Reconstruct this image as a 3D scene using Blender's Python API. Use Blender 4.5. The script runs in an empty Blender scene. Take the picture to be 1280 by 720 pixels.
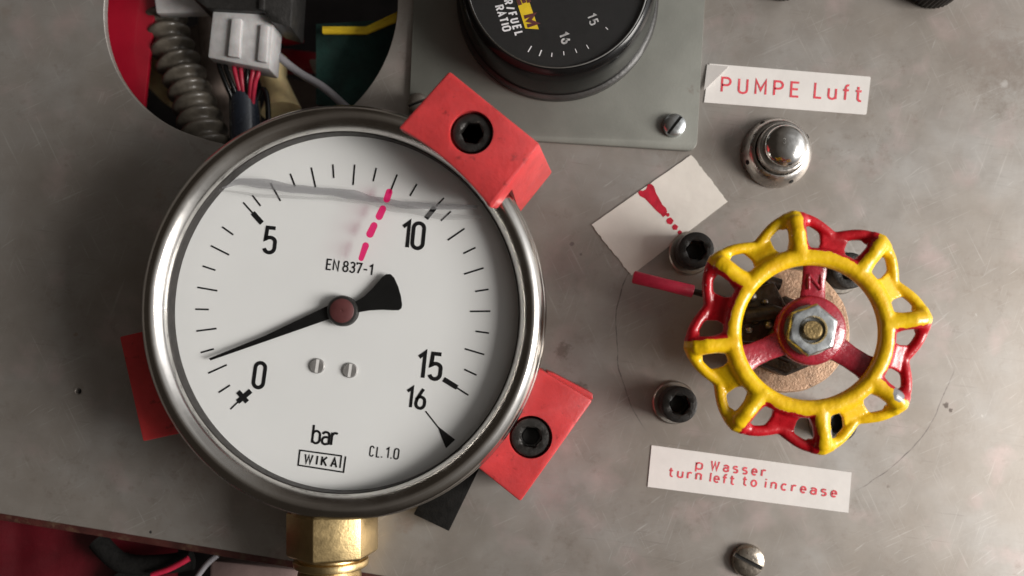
import bpy, bmesh, math, random
from mathutils import Vector, Matrix, noise as mnoise
random.seed(7)
R = math.radians
# ---------------------------------------------------------------- scale and projection
U = 0.0002                      # one working unit = 0.2 mm
D = 1100.0                      # camera height above the panel (22 cm)
FX, FY = 660.0, 430.0           # the point of the panel straight below the lens
S = bpy.context.scene
C = S.collection
cam = bpy.data.cameras.new('camera'); camo = bpy.data.objects.new('camera', cam); C.objects.link(camo)
camo.location = (0, 0, D*U)
cam.sensor_width = 36; cam.lens = D*36/1280
cam.shift_x = (640-FX)/1280; cam.shift_y = (FY-360)/1280
cam.clip_start = 0.005; cam.clip_end = 20
cam.dof.use_dof = True; cam.dof.focus_distance = (D-75)*U; cam.dof.aperture_fstop = 9.5
S.camera = camo
# ---------------------------------------------------------------- light
world = bpy.data.worlds.new('World'); S.world = world; world.use_nodes = True
nt = world.node_tree; nt.nodes.clear()
wo = nt.nodes.new('ShaderNodeOutputWorld'); bg = nt.nodes.new('ShaderNodeBackground')
tc = nt.nodes.new('ShaderNodeTexCoord')
dt = nt.nodes.new('ShaderNodeVectorMath'); dt.operation = 'DOT_PRODUCT'; dt.inputs[1].default_value = (0.92, 0.06, 0.34)
nz = nt.nodes.new('ShaderNodeTexNoise'); nz.inputs['Scale'].default_value = 2.2; nz.inputs['Detail'].default_value = 2
ma = nt.nodes.new('ShaderNodeMath'); ma.operation = 'MULTIPLY_ADD'; ma.inputs[1].default_value = 0.5; ma.inputs[2].default_value = -0.25
ad = nt.nodes.new('ShaderNodeMath'); ad.operation = 'ADD'
wr = nt.nodes.new('ShaderNodeValToRGB'); e = wr.color_ramp.elements
e[0].position = 0.0; e[0].color = (0.055, 0.044, 0.034, 1)
e[1].position = 1.0; e[1].color = (4.3, 4.25, 4.25, 1)
for p, c in ((0.28, (0.18, 0.155, 0.132, 1)), (0.5, (0.31, 0.285, 0.26, 1)), (0.72, (0.62, 0.60, 0.58, 1)), (0.86, (1.7, 1.68, 1.66, 1))):
    q = e.new(p); q.color = c
nt.links.new(tc.outputs['Generated'], dt.inputs[0]); nt.links.new(tc.outputs['Generated'], nz.inputs['Vector'])
nt.links.new(nz.outputs['Fac'], ma.inputs[0]); nt.links.new(dt.outputs['Value'], ad.inputs[0]); nt.links.new(ma.outputs[0], ad.inputs[1])
nt.links.new(ad.outputs[0], wr.inputs[0]); nt.links.new(wr.outputs[0], bg.inputs[0]); nt.links.new(bg.outputs[0], wo.inputs[0])
bg.inputs[1].default_value = 0.46

def area(name, loc, size, power, col, target=(0, 0, 0)):
    l = bpy.data.lights.new(name, 'AREA'); l.shape = 'RECTANGLE'; l.size, l.size_y = size; l.energy = power; l.color = col
    o = bpy.data.objects.new(name, l); C.objects.link(o); o.location = loc
    o.rotation_euler = (Vector(target)-Vector(loc)).to_track_quat('-Z', 'Y').to_euler()
    return o
area('window_light', (1.30, -0.22, 0.82), (0.56, 0.70), 29.5, (1.0, 0.955, 0.905), (-0.01, 0.0, 0.02))
S.view_settings.view_transform = 'Standard'; S.view_settings.look = 'None'
S.view_settings.exposure = 0.05; S.view_settings.gamma = 1.0; S.view_settings.use_curve_mapping = False
S.render.resolution_x, S.render.resolution_y = 1024, 576
S.render.engine = 'CYCLES'; S.cycles.max_bounces = 10; S.cycles.transparent_max_bounces = 12
# ---------------------------------------------------------------- placing
def K(z): return 1 - z/D
def W(px, py, z=0.0):
    k = K(z); return Vector(((px-FX)*k, (FY-py)*k, z))
def W2(px, py, z=0.0):
    v = W(px, py, z); return (v.x, v.y)
BASE = {}
def tagit(o, label=None, cat=None, group=None, kind=None):
    if label: o['label'] = label
    if cat: o['category'] = cat
    if group: o['group'] = group
    if kind: o['kind'] = kind
def thing(name, label, cat, base, group=None):
    o = bpy.data.objects.new(name, None); C.objects.link(o); o.empty_display_size = 0.005
    base = Vector(base); o.location = base*U; BASE[o.name] = base
    tagit(o, label, cat, group); return o
class G:
    def __init__(s): s.v = []; s.f = []; s.m = []; s.cur = 0
    def add(s, vs, fs):
        n = len(s.v); s.v += [Vector(v) for v in vs]; s.f += [tuple(i+n for i in f) for f in fs]; s.m += [s.cur]*len(fs)
    def loft(s, loops, cap0=True, cap1=True, closed=True):
        n = len(loops[0]); vs = [v for l in loops for v in l]; fs = []
        for i in range(len(loops)-1):
            for j in range(n if closed else n-1):
                a, b = i*n+j, i*n+(j+1) % n
                fs.append((a, b, b+n, a+n))
        if cap0: fs.append(tuple(range(n))[::-1])
        if cap1: fs.append(tuple((len(loops)-1)*n+j for j in range(n)))
        s.add(vs, fs)
    def lathe(s, prof, c=(0, 0, 0), n=64, cap0=True, cap1=True, sx=1.0, sy=1.0, fn=None):
        loops = []
        for r, z in prof:
            l = []
            for i in range(n):
                a = 2*math.pi*i/n; rr = fn(a, r, z) if fn else r
                l.append((c[0]+rr*math.cos(a)*sx, c[1]+rr*math.sin(a)*sy, c[2]+z))
            loops.append(l)
        s.loft(loops, cap0, cap1)
    def prism(s, poly, z0, z1):
        poly = ccw(poly)
        s.loft([[(p[0], p[1], z0) for p in poly], [(p[0], p[1], z1) for p in poly]])
    def tube(s, pts, rad, n=12, cap=True, fn=None):
        pts = [Vector(p) for p in pts]; loops = []
        if not isinstance(rad, (list, tuple)): rad = [rad]*len(pts)
        t0 = (pts[1]-pts[0]).normalized()
        up = Vector((0, 0, 1)) if abs(t0.z) < .9 else Vector((0, 1, 0))
        for i, p in enumerate(pts):
            t = (pts[min(i+1, len(pts)-1)]-pts[max(i-1, 0)]).normalized()
            x = up.cross(t).normalized(); y = t.cross(x).normalized(); up = y
            loops.append([p+(x*math.cos(2*math.pi*j/n)+y*math.sin(2*math.pi*j/n))*rad[i] for j in range(n)])
        s.loft(loops, cap, cap)
    def ring_tube(s, pts, rad, n=12, flat=1.0):
        pts = [Vector(p) for p in pts]; N = len(pts); vs = []; fs = []
        for i, p in enumerate(pts):
            t = (pts[(i+1) % N]-pts[i-1]).normalized(); x = t.cross(Vector((0, 0, 1))).normalized(); y = x.cross(t)
            vs += [p+x*rad*flat*math.cos(2*math.pi*j/n)+y*rad*math.sin(2*math.pi*j/n) for j in range(n)]
        for i in range(N):
            for j in range(n):
                a, b = i*n+j, i*n+(j+1) % n; c, d = ((i+1) % N)*n+(j+1) % n, ((i+1) % N)*n+j
                fs.append((a, b, c, d))
        s.add(vs, fs)
def ccw(poly):
    a = sum(poly[i-1][0]*poly[i][1]-poly[i][0]*poly[i-1][1] for i in range(len(poly)))
    return list(poly) if a > 0 else list(poly)[::-1]
def pxpoly(pts, z): return [W2(x, y, z) for x, y in pts]
def obj(name, g, m, parent=None, base=None, smooth=True, bevel=0, seg=2, label=None, local=False, angle=40):
    me = bpy.data.meshes.new(name); o = bpy.data.objects.new(name, me); C.objects.link(o)
    if parent is not None:
        o.parent = parent; b = BASE[parent.name]; BASE[o.name] = b
    else:
        b = Vector(base) if base is not None else Vector((0, 0, 0)); o.location = b*U; BASE[o.name] = b
    if local: b = Vector((0, 0, 0))
    me.from_pydata([tuple((v-b)*U) for v in g.v], [], g.f)
    for mm in (m if isinstance(m, (list, tuple)) else [m]): me.materials.append(mm)
    me.polygons.foreach_set('material_index', g.m)
    bm = bmesh.new(); bm.from_mesh(me); bmesh.ops.recalc_face_normals(bm, faces=bm.faces)
    if bevel:
        es = [e for e in bm.edges if len(e.link_faces) == 2 and e.calc_face_angle(0) > R(30)]
        bmesh.ops.bevel(bm, geom=es, offset=bevel*U, segments=seg, profile=0.5, affect='EDGES', clamp_overlap=True)
    if smooth:
        for f in bm.faces: f.smooth = True
        for e in bm.edges:
            if len(e.link_faces) == 2: e.smooth = e.calc_face_angle(0) < R(angle)
    bm.to_mesh(me); bm.free()
    if label: o['label'] = label
    return o
def apply_mods(o):
    dg = bpy.context.evaluated_depsgraph_get(); dg.update()
    me = bpy.data.meshes.new_from_object(o.evaluated_get(dg)); o.modifiers.clear(); o.data = me
    return me
def cut(o, g):
    """subtract the shape g from o"""
    c = obj('cutter', g, o.data.materials[0], base=BASE[o.name]); c.location = (0, 0, 0)
    root = o
    c.parent = o.parent if o.parent else None
    if not o.parent: c.location = o.location
    b = o.modifiers.new('b', 'BOOLEAN'); b.operation = 'DIFFERENCE'; b.object = c; b.solver = 'EXACT'
    bpy.context.view_layer.update(); apply_mods(o)
    bm = bmesh.new(); bm.from_mesh(o.data)
    for f in bm.faces: f.smooth = True
    for e in bm.edges:
        if len(e.link_faces) == 2: e.smooth = e.calc_face_angle(0) < R(30)
    bm.to_mesh(o.data); bm.free()
    bpy.data.objects.remove(c)
# ---------------------------------------------------------------- materials
class M:
    def __init__(s, name):
        s.m = bpy.data.materials.new(name); s.m.use_nodes = True; s.t = s.m.node_tree
        s.p = s.t.nodes['Principled BSDF']; s.out = s.t.nodes['Material Output']
        s.co = s.n('TexCoord').outputs['Object']
        mp = s.n('Mapping'); mp.inputs['Scale'].default_value = (1/U,)*3; s.l(s.co, mp.inputs[0]); s.c = mp.outputs[0]
    def n(s, t): return s.t.nodes.new('ShaderNode'+t)
    def l(s, a, b): s.t.links.new(a, b)
    def math(s, op, a, b=None, c=None):
        x = s.n('Math'); x.operation = op
        for i, v in enumerate((a, b, c)):
            if v is None: continue
            if isinstance(v, (int, float)): x.inputs[i].default_value = v
            else: s.l(v, x.inputs[i])
        return x.outputs[0]
    def noise(s, px, detail=4, rough=.55, stretch=(1, 1, 1), off=(0, 0, 0), dist=0, rot=0):
        mp = s.n('Mapping'); mp.inputs['Scale'].default_value = tuple(q/px for q in stretch); mp.inputs['Location'].default_value = off
        src = s.c
        if rot:
            m0 = s.n('Mapping'); m0.inputs['Rotation'].default_value = (0, 0, rot); s.l(s.c, m0.inputs[0]); src = m0.outputs[0]
        s.l(src, mp.inputs[0]); x = s.n('TexNoise'); x.inputs['Scale'].default_value = 1; x.inputs['Detail'].default_value = detail
        x.inputs['Roughness'].default_value = rough; x.inputs['Distortion'].default_value = dist
        s.l(mp.outputs[0], x.inputs['Vector']); return x.outputs['Fac']
    def ramp(s, f, stops):
        x = s.n('ValToRGB'); e = x.color_ramp.elements
        e[0].position, e[0].color = stops[0][0], col(stops[0][1]); e[1].position, e[1].color = stops[-1][0], col(stops[-1][1])
        for p, c in stops[1:-1]: q = e.new(p); q.color = col(c)
        s.l(f, x.inputs[0]); return x.outputs[0]
    def mix(s, f, a, b, mode='MIX'):
        x = s.n('MixRGB'); x.blend_type = mode
        for i, v in zip((0, 1, 2), (f, a, b)):
            if isinstance(v, (int, float)): x.inputs[i].default_value = v if i == 0 else (v, v, v, 1)[0:4]
            elif isinstance(v, tuple): x.inputs[i].default_value = col(v)
            else: s.l(v, x.inputs[i])
        return x.outputs[0]
    def set(s, **k):
        names = dict(color='Base Color', rough='Roughness', metal='Metallic', coat='Coat Weight', coatr='Coat Roughness', sss='Subsurface Weight', spec='Specular IOR Level')
        for a, v in k.items():
            i = s.p.inputs[names[a]]
            if isinstance(v, tuple): i.default_value = col(v)
            elif isinstance(v, (int, float)): i.default_value = v
            else: s.l(v, i)
        return s
    def bump(s, h, dist=1.0, st=1.0):
        b = s.n('Bump'); b.inputs['Strength'].default_value = st; b.inputs['Distance'].default_value = dist*U
        s.l(h, b.inputs['Height']); s.l(b.outputs[0], s.p.inputs['Normal']); return s
def col(c):
    if isinstance(c, (int, float)): return (c, c, c, 1)
    return tuple(c) if len(c) == 4 else (*c, 1)
def basic(name, c, rough=.5, metal=0, var=.25, px=25, bump=.3, bpx=4, coat=0, sss=0, spec=.5, dirt=None, dpx=14, dth=.6):
    m = M(name); f = m.noise(px)
    lo = tuple(q*(1-var) for q in c); hi = tuple(min(1, q*(1+var)) for q in c)
    cc = m.ramp(f, [(.3, lo), (.7, hi)])
    if dirt: cc = m.mix(m.ramp(m.noise(dpx, 6, .65, off=(3, 8, 2)), [(dth, 0), (dth+.1, 1)]), cc, dirt)
    rr = m.math('MULTIPLY_ADD', m.noise(px*.7, off=(5, 5, 5)), .3, rough-.15)
    m.set(color=cc, rough=rr, metal=metal, coat=coat, sss=sss, spec=spec)
    if sss: m.p.inputs['Subsurface Radius'].default_value = (1, .25, .15); m.p.inputs['Subsurface Scale'].default_value = 8*U
    if bump: m.bump(m.noise(bpx, 3), bump)
    return m.m

def panel_material():
    m = M('scuffed_aluminium')
    big = m.noise(170, 5, .6, off=(1.3, 4.2, 0)); mid = m.noise(38, 6, .6, off=(9, 2, 0)); fine = m.noise(5, 4, .6)
    c = m.ramp(big, [(.32, (.30, .265, .23)), (.5, (.36, .33, .30)), (.66, (.395, .378, .358))])
    c = m.mix(m.ramp(mid, [(.36, .40), (.60, 0)]), c, (.31, .28, .25))
    # pinkish rub marks
    c = m.mix(m.math('MULTIPLY', m.ramp(m.noise(60, 3, off=(17, 3, 0)), [(.55, 0), (.75, .45)]), 1.0), c, (.56, .42, .41))
    # drifting long scratches in two directions
    for (st, rt, off, amt, cc) in (((1, 14, 1), R(-35), (4, 4, 0), .5, (.72, .71, .69)), ((1, 12, 1), R(12), (14, 1, 0), .35, (.3, .27, .24)), ((14, 1, 1), R(20), (2, 9, 0), .3, (.7, .7, .69))):
        sc = m.noise(42, 2, .5, stretch=st, off=off, rot=rt)
        gate = m.ramp(m.noise(55, 2, off=(off[1]*3, 7, 0)), [(.5, 0), (.62, 1)])
        c = m.mix(m.math('MULTIPLY', m.math('MULTIPLY', m.ramp(sc, [(.66, 0), (.72, 1)]), gate), amt*.6), c, cc)
    # fine light nicks
    vor = m.n('TexVoronoi'); mp = m.n('Mapping'); mp.inputs['Scale'].default_value = (1/26, 1/60, 0); mq = m.n('Mapping'); mq.inputs['Rotation'].default_value = (0, 0, R(-28)); m.l(m.c, mq.inputs[0]); m.l(mq.outputs[0], mp.inputs[0]); m.l(mp.outputs[0], vor.inputs['Vector'])
    vor.inputs['Scale'].default_value = 1
    c = m.mix(m.math('MULTIPLY', m.ramp(vor.outputs['Distance'], [(.03, 1), (.06, 0)]), m.math('MULTIPLY', m.ramp(m.noise(8, 2), [(.52, 0), (.62, 1)]), .35)), c, (.7, .69, .66))
    grain = m.noise(20, 4, .7, stretch=(1, 26, 1), rot=R(4)); c = m.mix(m.ramp(grain, [(.4, .09), (.6, 0)]), c, (.26, .24, .22))
    for k, (rt, st, px_, lo, hi, amt, cc) in enumerate(((R(64), 34, 34, .60, .68, .30, (.68, .66, .63)), (R(-24), 40, 30, .61, .68, .30, (.70, .68, .65)), (R(8), 30, 26, .62, .68, .34, (.17, .15, .135)), (R(-70), 36, 28, .62, .69, .26, (.66, .64, .61)))):
        sc = m.noise(px_*3.2, 3, .62, stretch=(1, st, 1), off=(k*7, k*3, 0), rot=rt, dist=.06)
        gt = m.ramp(m.noise(70, 3, .6, off=(k*5+2, 11, 0)), [(.47, 0), (.60, 1)])
        c = m.mix(m.math('MULTIPLY', m.math('MULTIPLY', m.ramp(sc, [(lo, 0), (hi, 1)]), gt), amt*.72), c, cc)
    # grey-brown handling grime, denser round the valve and the gauge
    c = m.mix(m.math('MULTIPLY', m.ramp(m.noise(15, 8, .72, off=(2, 31, 0)), [(.54, 0), (.70, 1)]), m.ramp(m.noise(120, 2, .5, off=(5, 1, 0)), [(.42, 0), (.6, .55)])), c, (.24, .20, .17))
    # stains and specks, each at its own place (x, y, radius, strength, colour)
    sx = m.n('SeparateXYZ'); m.l(m.c, sx.inputs[0])
    wob = m.noise(11, 6, .7)
    def spot(px, py, r, amt, cc, soft=.35):
        nonlocal c
        x, y = W2(px, py); 
        dx = m.math('SUBTRACT', sx.outputs[0], x); dy = m.math('SUBTRACT', sx.outputs[1], y)
        d = m.math('SQRT', m.math('ADD', m.math('MULTIPLY', dx, dx), m.math('MULTIPLY', dy, dy)))
        d = m.math('DIVIDE', d, r); d = m.math('ADD', d, m.math('MULTIPLY_ADD', wob, 3.2, -1.6))
        c = m.mix(m.math('MULTIPLY', m.ramp(d, [(1-soft, 1), (1+soft, 0)]), amt), c, cc)
    for a in ((1262, 90, 55, .55, (.22, .18, .15), .9), (1215, 60, 48, .35, (.3, .26, .23), .9), (1230, 30, 60, .3, (.36, .3, .27), .9),
              (702, 438, 12, .6, (.15, .12, .1), .6), (722, 484, 10, .7, (.14, .12, .1), .5), (715, 305, 3, .7, (.1, .08, .08)), (726, 318, 2.5, .6, (.1, .08, .08)),
              (1183, 507, 4.5, .8, (.08, .06, .05), .4), (1188, 512, 3, .8, (.08, .06, .05)), (508, 655, 14, .35, (.28, .19, .14), .8), (188, 665, 2.5, .9, (.03, .03, .03)),
              (95, 418, 4, .5, (.25, .17, .12)), (100, 487, 9, .5, (.25, .22, .19), .5), (1255, 105, 6, .35, (.7, .69, .67), .5), (690, 620, 30, .25, (.5, .33, .33), .9),
              (700, 330, 45, .25, (.5, .35, .35), .9), (1110, 608, 3, .5, (.15, .12, .1)), (860, 250, 30, .2, (.36, .32, .28), .9), (200, 245, 9, .4, (.3, .22, .17), .7), (8, 15, 9, .4, (.3, .24, .2), .8)):
        spot(*a)
    # pencilled circle round the valve, only parts of it left
    cx, cy = W2(983, 418); dx = m.math('SUBTRACT', sx.outputs[0], cx); dy = m.math('SUBTRACT', sx.outputs[1], cy)
    d = m.math('SQRT', m.math('ADD', m.math('MULTIPLY', dx, dx), m.math('MULTIPLY', dy, dy)))
    d = m.math('ADD', d, m.math('MULTIPLY_ADD', m.noise(60, 2), 14, -7))
    line = m.ramp(m.math('ABSOLUTE', m.math('SUBTRACT', d, 213)), [(.3, 1), (2.6, 0)])
    ang = m.math('ARCTAN2', dy, dx)
    g1 = m.ramp(m.math('ABSOLUTE', m.math('ADD', m.math('ABSOLUTE', ang), -2.95)), [(.3, 1), (.42, 0)])     # left part
    g2 = m.ramp(m.math('ABSOLUTE', m.math('ADD', ang, .68)), [(.36, 1), (.5, 0)])                             # lower right part
    br = m.ramp(m.noise(12, 4), [(.35, .1), (.6, 1)])
    c = m.mix(m.math('MULTIPLY', m.math('MULTIPLY', m.math('ADD', g1, g2), m.math('MULTIPLY', line, .85)), br), c, (.12, .1, .1))
    m.set(color=c, metal=.58, rough=m.math('ADD', m.math('MULTIPLY_ADD', mid, .20, .33), m.math('MULTIPLY', fine, .06)))
    h = m.math('ADD', m.math('MULTIPLY', fine, .35), m.math('ADD', m.math('MULTIPLY', mid, .9), m.math('MULTIPLY', big, 1.2)))
    m.bump(h, .8, .16)
    return m.m

ALU = panel_material()
PLATE = basic('grey_painted_plate', (.205, .208, .185), .46, .35, .09, 60, .10, 3, dirt=(.15, .13, .11), dpx=26, dth=.66)
STEEL = basic('worn_stainless', (.64, .62, .59), .19, 1, .08, 60, .05, 5, dirt=(.30, .25, .20), dpx=9, dth=.68)
CASE = basic('dull_steel', (.4, .37, .33), .4, .9, .15, 30, .2)
CHROME = basic('chrome', (.72, .71, .69), .15, 1, .06, 12, .12, 5, dirt=(.3, .25, .2), dpx=8, dth=.72)
CHROMEW = basic('worn_chrome', (.58, .56, .53), .3, 1, .15, 12, .3, 5, dirt=(.22, .18, .15), dpx=7, dth=.64)
BLACKOX = basic('black_oxide_steel', (.026, .024, .022), .45, .4, .3, 8, .5, 2, dirt=(.16, .14, .12), dpx=6, dth=.62)
DARKHOLE = basic('dark_bore', (.012, .011, .010), .8, 0, .2, 8, 0)
ZINC = basic('zinc_plated_steel', (.60, .63, .64), .3, .95, .12, 12, .22, 6, dirt=(.3, .29, .25), dpx=9, dth=.66)
BRASS = basic('brass', (.64, .48, .24), .36, 1, .12, 20, .25, 4, dirt=(.40, .26, .10), dpx=10, dth=.66)
DULLBRASS = basic('dull_brass', (.36, .26, .12), .42, .95, .3, 7, .6, 3)
BRONZE = basic('rough_bronze_casting', (.54, .36, .24), .55, .35, .3, 11, .9, 3.0, dirt=(.14, .10, .07), dpx=12, dth=.6)
DARKMETAL = basic('greasy_dark_metal', (.075, .06, .048), .4, .7, .4, 9, .8, 4, dirt=(.25, .2, .15), dpx=6, dth=.64)
REDPL = basic('red_plastic', (.60, .055, .058), .40, 0, .16, 38, .35, 5, sss=.45, dirt=(.33, .035, .035), dpx=15, dth=.60)
BLACKGL = basic('gloss_black', (.006, .006, .006), .2, 0, .2, 30, .05, 6, spec=.28, dirt=(.05, .045, .04), dpx=5, dth=.72)
BLACKPL = basic('matt_black_plastic', (.02, .019, .018), .5, 0, .3, 10, .5, 3)
RUBBER = basic('black_rubber', (.010, .0095, .009), .8, 0, .3, 8, .8, 3, spec=.12)
WHITEDIAL = basic('white_dial_paint', (.80, .81, .80), .5, 0, .015, 90, 0)
INK = basic('black_print', (.010, .010, .011), .7, 0, .1, 20, 0, spec=.1)
GREYINK = basic('worn_white_print', (.42, .42, .42), .55, 0, .4, 4, 0)
WHITEINK = basic('white_print', (.75, .75, .77), .5, 0, .05, 20, 0)
YELINK = basic('yellow_print', (.72, .52, .02), .5, 0, .1, 20, 0)
REDINK = basic('red_stamp_ink', (.74, .075, .10), .55, 0, .22, 5, 0, dirt=(.80, .36, .36), dpx=4, dth=.60)
FELT = basic('red_felt_pen', (.50, .012, .035), .4, 0, .25, 8, .15)
PAPER = basic('off_white_tape', (.74, .70, .64), .5, 0, .05, 30, .3, 14, dirt=(.55, .48, .40), dpx=9, dth=.7)
LABEL = basic('white_label_tape', (.80, .77, .74), .42, 0, .04, 40, .2, 12, dirt=(.6, .56, .5), dpx=6, dth=.72)
REDPAINT = basic('red_spoke_paint', (.36, .018, .035), .26, 0, .25, 12, .7, 5, coat=.4)
REDSLEEVE = basic('red_sleeve', (.50, .02, .055), .42, 0, .15, 14, .3, 4)
REDSHEET = basic('red_body_paint', (.30, .005, .018), .35, 0, .18, 80, .2, 20, coat=.3)
MAROON = basic('maroon_cap', (.105, .03, .03), .5, 0, .1, 14, .1)
NEEDLE = basic('black_pointer', (.006, .006, .006), .7, 0, .15, 14, .1, spec=.12)
CREAM = basic('cream_plastic', (.90, .68, .36), .4, 0, .2, 20, .3, sss=.1)
GREYPL = basic('milky_nylon', (.54, .53, .53), .35, 0, .12, 14, .3, sss=.2)
CONDUIT = basic('grey_conduit', (.115, .10, .08), .34, 0, .35, 14, .4, coat=.3)
FILM = basic('brown_grey_sleeve', (.30, .24, .21), .4, 0, .35, 30, .8, 12)
WCABLE = basic('pale_cable', (.30, .29, .31), .4, 0, .15, 20, .2)
GREEN = basic('dark_green_cloth', (.006, .035, .028), .8, 0, .4, 25, 1.0, 3)
YCLOTH = basic('yellow_trim', (.95, .62, .03), .6, 0, .2, 20, .5)
DARKIN = basic('dark_interior', (.018, .014, .014), .8, 0, .5, 60, 0)
BLUEBLK = basic('blue_black_sleeve', (.03, .038, .055), .25, 0, .3, 20, .3, coat=.4)
PINKGREY = basic('pinkish_grey_case', (.20, .14, .13), .45, 0, .2, 40, .3)

def glass_mat(name, tint=(1, 1, 1), fac=1.0):
    m = M(name); m.t.nodes.remove(m.p)
    tr = m.n('BsdfTransparent'); tr.inputs[0].default_value = col(tint)
    gl = m.n('BsdfGlossy'); gl.inputs['Roughness'].default_value = .04
    df = m.n('BsdfDiffuse'); df.inputs[0].default_value = (.7, .7, .7, 1)
    fr = m.n('Fresnel'); fr.inputs[0].default_value = 1.5
    mx = m.n('MixShader'); geo = m.n('NewGeometry'); m.l(m.math('MULTIPLY', m.math('MULTIPLY', fr.outputs[0], fac), m.math('SUBTRACT', 1.0, geo.outputs['Backfacing'])), mx.inputs[0]); m.l(tr.outputs[0], mx.inputs[1]); m.l(gl.outputs[0], mx.inputs[2])
    dust = m.math('MULTIPLY', m.ramp(m.noise(16, 8, .75, off=(3, 3, 3)), [(.6, 0), (.85, 1)]), .025)
    m2 = m.n('MixShader'); m.l(dust, m2.inputs[0]); m.l(mx.outputs[0], m2.inputs[1]); m.l(df.outputs[0], m2.inputs[2])
    m.l(m2.outputs[0], m.out.inputs['Surface']); return m.m
GLASS = glass_mat('window_glass', fac=.8)
def veil(name, tint, dif, f):
    m = M(name); m.t.nodes.remove(m.p)
    tr = m.n('BsdfTransparent'); tr.inputs[0].default_value = col(tint)
    df = m.n('BsdfDiffuse'); df.inputs[0].default_value = col(dif)
    mx = m.n('MixShader'); mx.inputs[0].default_value = f; m.l(tr.outputs[0], mx.inputs[1]); m.l(df.outputs[0], mx.inputs[2])
    m.l(mx.outputs[0], m.out.inputs['Surface']); return m.m
LIQUID = veil('liquid_edge', (.62, .62, .63), (.46, .46, .47), .34)
LIQUID2 = veil('liquid_edge_faint', (.84, .84, .84), (.55, .55, .55), .16)
MARKER = veil('red_marker_film', (1, .12, .38), (.74, .01, .12), .62)

# ---------------------------------------------------------------- stroke lettering
def A(cx, cy, rx, ry, a0, a1, n=14):
    return [(cx+rx*math.cos(R(a0+(a1-a0)*i/n)), cy+ry*math.sin(R(a0+(a1-a0)*i/n))) for i in range(n+1)]
bowl = lambda: [(0, .5)]+A(.19, .47, .19, .21, 175, 0)+A(.19, .21, .19, .21, 0, -180)
F = {
 '0': (.42, [A(.21, .79, .21, .21, 0, 180)+A(.21, .21, .21, .21, 180, 360)+[(.42, .79)]]),
 '1': (.26, [[(.0, .80), (.22, 1), (.22, 0)]]),
 '3': (.42, [A(.21, .76, .18, .24, 155, -82)+A(.21, .27, .21, .27, 82, -158)]),
 '5': (.42, [[(.39, 1), (.06, 1), (.03, .54)]+A(.21, .44, .21, .17, 140, 0)+A(.21, .21, .21, .21, 0, -165)]),
 '6': (.42, [[(.30, 1), (.05, .50)]+A(.21, .24, .21, .24, 165, 360)+A(.21, .36, .21, .22, 0, 165)]),
 '7': (.42, [[(0, .84), (0, 1), (.40, 1), (.15, 0)]]),
 '8': (.42, [A(.21, .77, .18, .23, -90, 270), A(.21, .27, .21, .27, 90, 450)]),
 '-': (.36, [[(.03, .45), (.33, .45)]]), '.': (.08, [[(.04, -.04), (.04, .08)]]), ' ': (.22, []),
 'E': (.38, [[(.38, 1), (0, 1), (0, 0), (.38, 0)], [(0, .52), (.33, .52)]]),
 'N': (.42, [[(0, 0), (0, 1), (.42, 0), (.42, 1)]]),
 'C': (.42, [A(.21, .79, .21, .21, 5, 180)+A(.21, .21, .21, .21, 180, 355)]),
 'L': (.34, [[(0, 1), (0, 0), (.34, 0)]]),
 'b': (.38, [[(0, 1), (0, 0)], bowl()]), 'p': (.38, [[(0, .7), (0, -.3)], bowl()]),
 'a': (.36, [A(.18, .50, .18, .18, 165, 0)+[(.36, 0)], [(.36, .40), (.17, .40)]+A(.17, .2, .17, .2, 90, 270)+[(.36, .06)]]),
 'r': (.26, [[(0, 0), (0, .70)], A(.18, .46, .18, .22, 170, 55)]),
 'P': (.42, [[(0, 0), (0, 1), (.22, 1)]+A(.22, .74, .2, .26, 90, -90)+[(0, .48)]]),
 'U': (.42, [[(0, 1)]+A(.21, .23, .21, .23, 180, 360)+[(.42, 1)]]),
 'M': (.50, [[(0, 0), (0, 1), (.25, .3), (.5, 1), (.5, 0)]]), 'W': (.62, [[(0, 1), (.15, 0), (.31, .9), (.47, 0), (.62, 1)]]),
 'I': (.02, [[(.01, 0), (.01, 1)]]), 'K': (.42, [[(0, 1), (0, 0)], [(.40, 1), (0, .42)], [(.13, .56), (.42, 0)]]),
 'A': (.46, [[(0, 0), (.23, 1), (.46, 0)], [(.08, .34), (.38, .34)]]), 'T': (.42, [[(0, 1), (.42, 1)], [(.21, 1), (.21, 0)]]),
 'R': (.42, [[(0, 0), (0, 1), (.22, 1)]+A(.22, .75, .2, .25, 90, -90)+[(0, .5)], [(.2, .5), (.42, 0)]]),
 'O': (.46, [A(.23, .75, .23, .25, 0, 180)+A(.23, .25, .23, .25, 180, 360)+[(.46, .75)]]),
 'F': (.36, [[(.36, 1), (0, 1), (0, 0)], [(0, .5), (.3, .5)]]), '/': (.30, [[(0, 0), (.3, 1)]]),
 'u': (.36, [[(0, .7)]+A(.18, .2, .18, .2, 180, 360), [(.36, .7), (.36, 0)]]),
 'f': (.28, [A(.26, .80, .14, .2, 80, 180)+[(.12, 0)], [(0, .66), (.28, .66)]]),
 't': (.28, [[(.12, .95)]+A(.26, .17, .14, .17, 180, 285), [(0, .66), (.28, .66)]]),
 's': (.34, [A(.17, .53, .16, .16, 35, 250)+A(.17, .19, .17, .19, 75, -140)]),
 'e': (.36, [[(.02, .36), (.35, .36)]+A(.18, .35, .18, .34, 5, 315)]),
 'n': (.36, [[(0, 0), (0, .7)], A(.18, .49, .18, .2, 175, 0)+[(.36, 0)]]),
 'l': (.02, [[(.01, 0), (.01, 1)]]), 'o': (.38, [A(.19, .35, .19, .34, 0, 360)]), 'i': (.02, [[(.01, 0), (.01, .7)], [(.01, .86), (.01, 1)]]),
 'c': (.36, [A(.19, .35, .19, .34, 48, 312)]),
}
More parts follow.
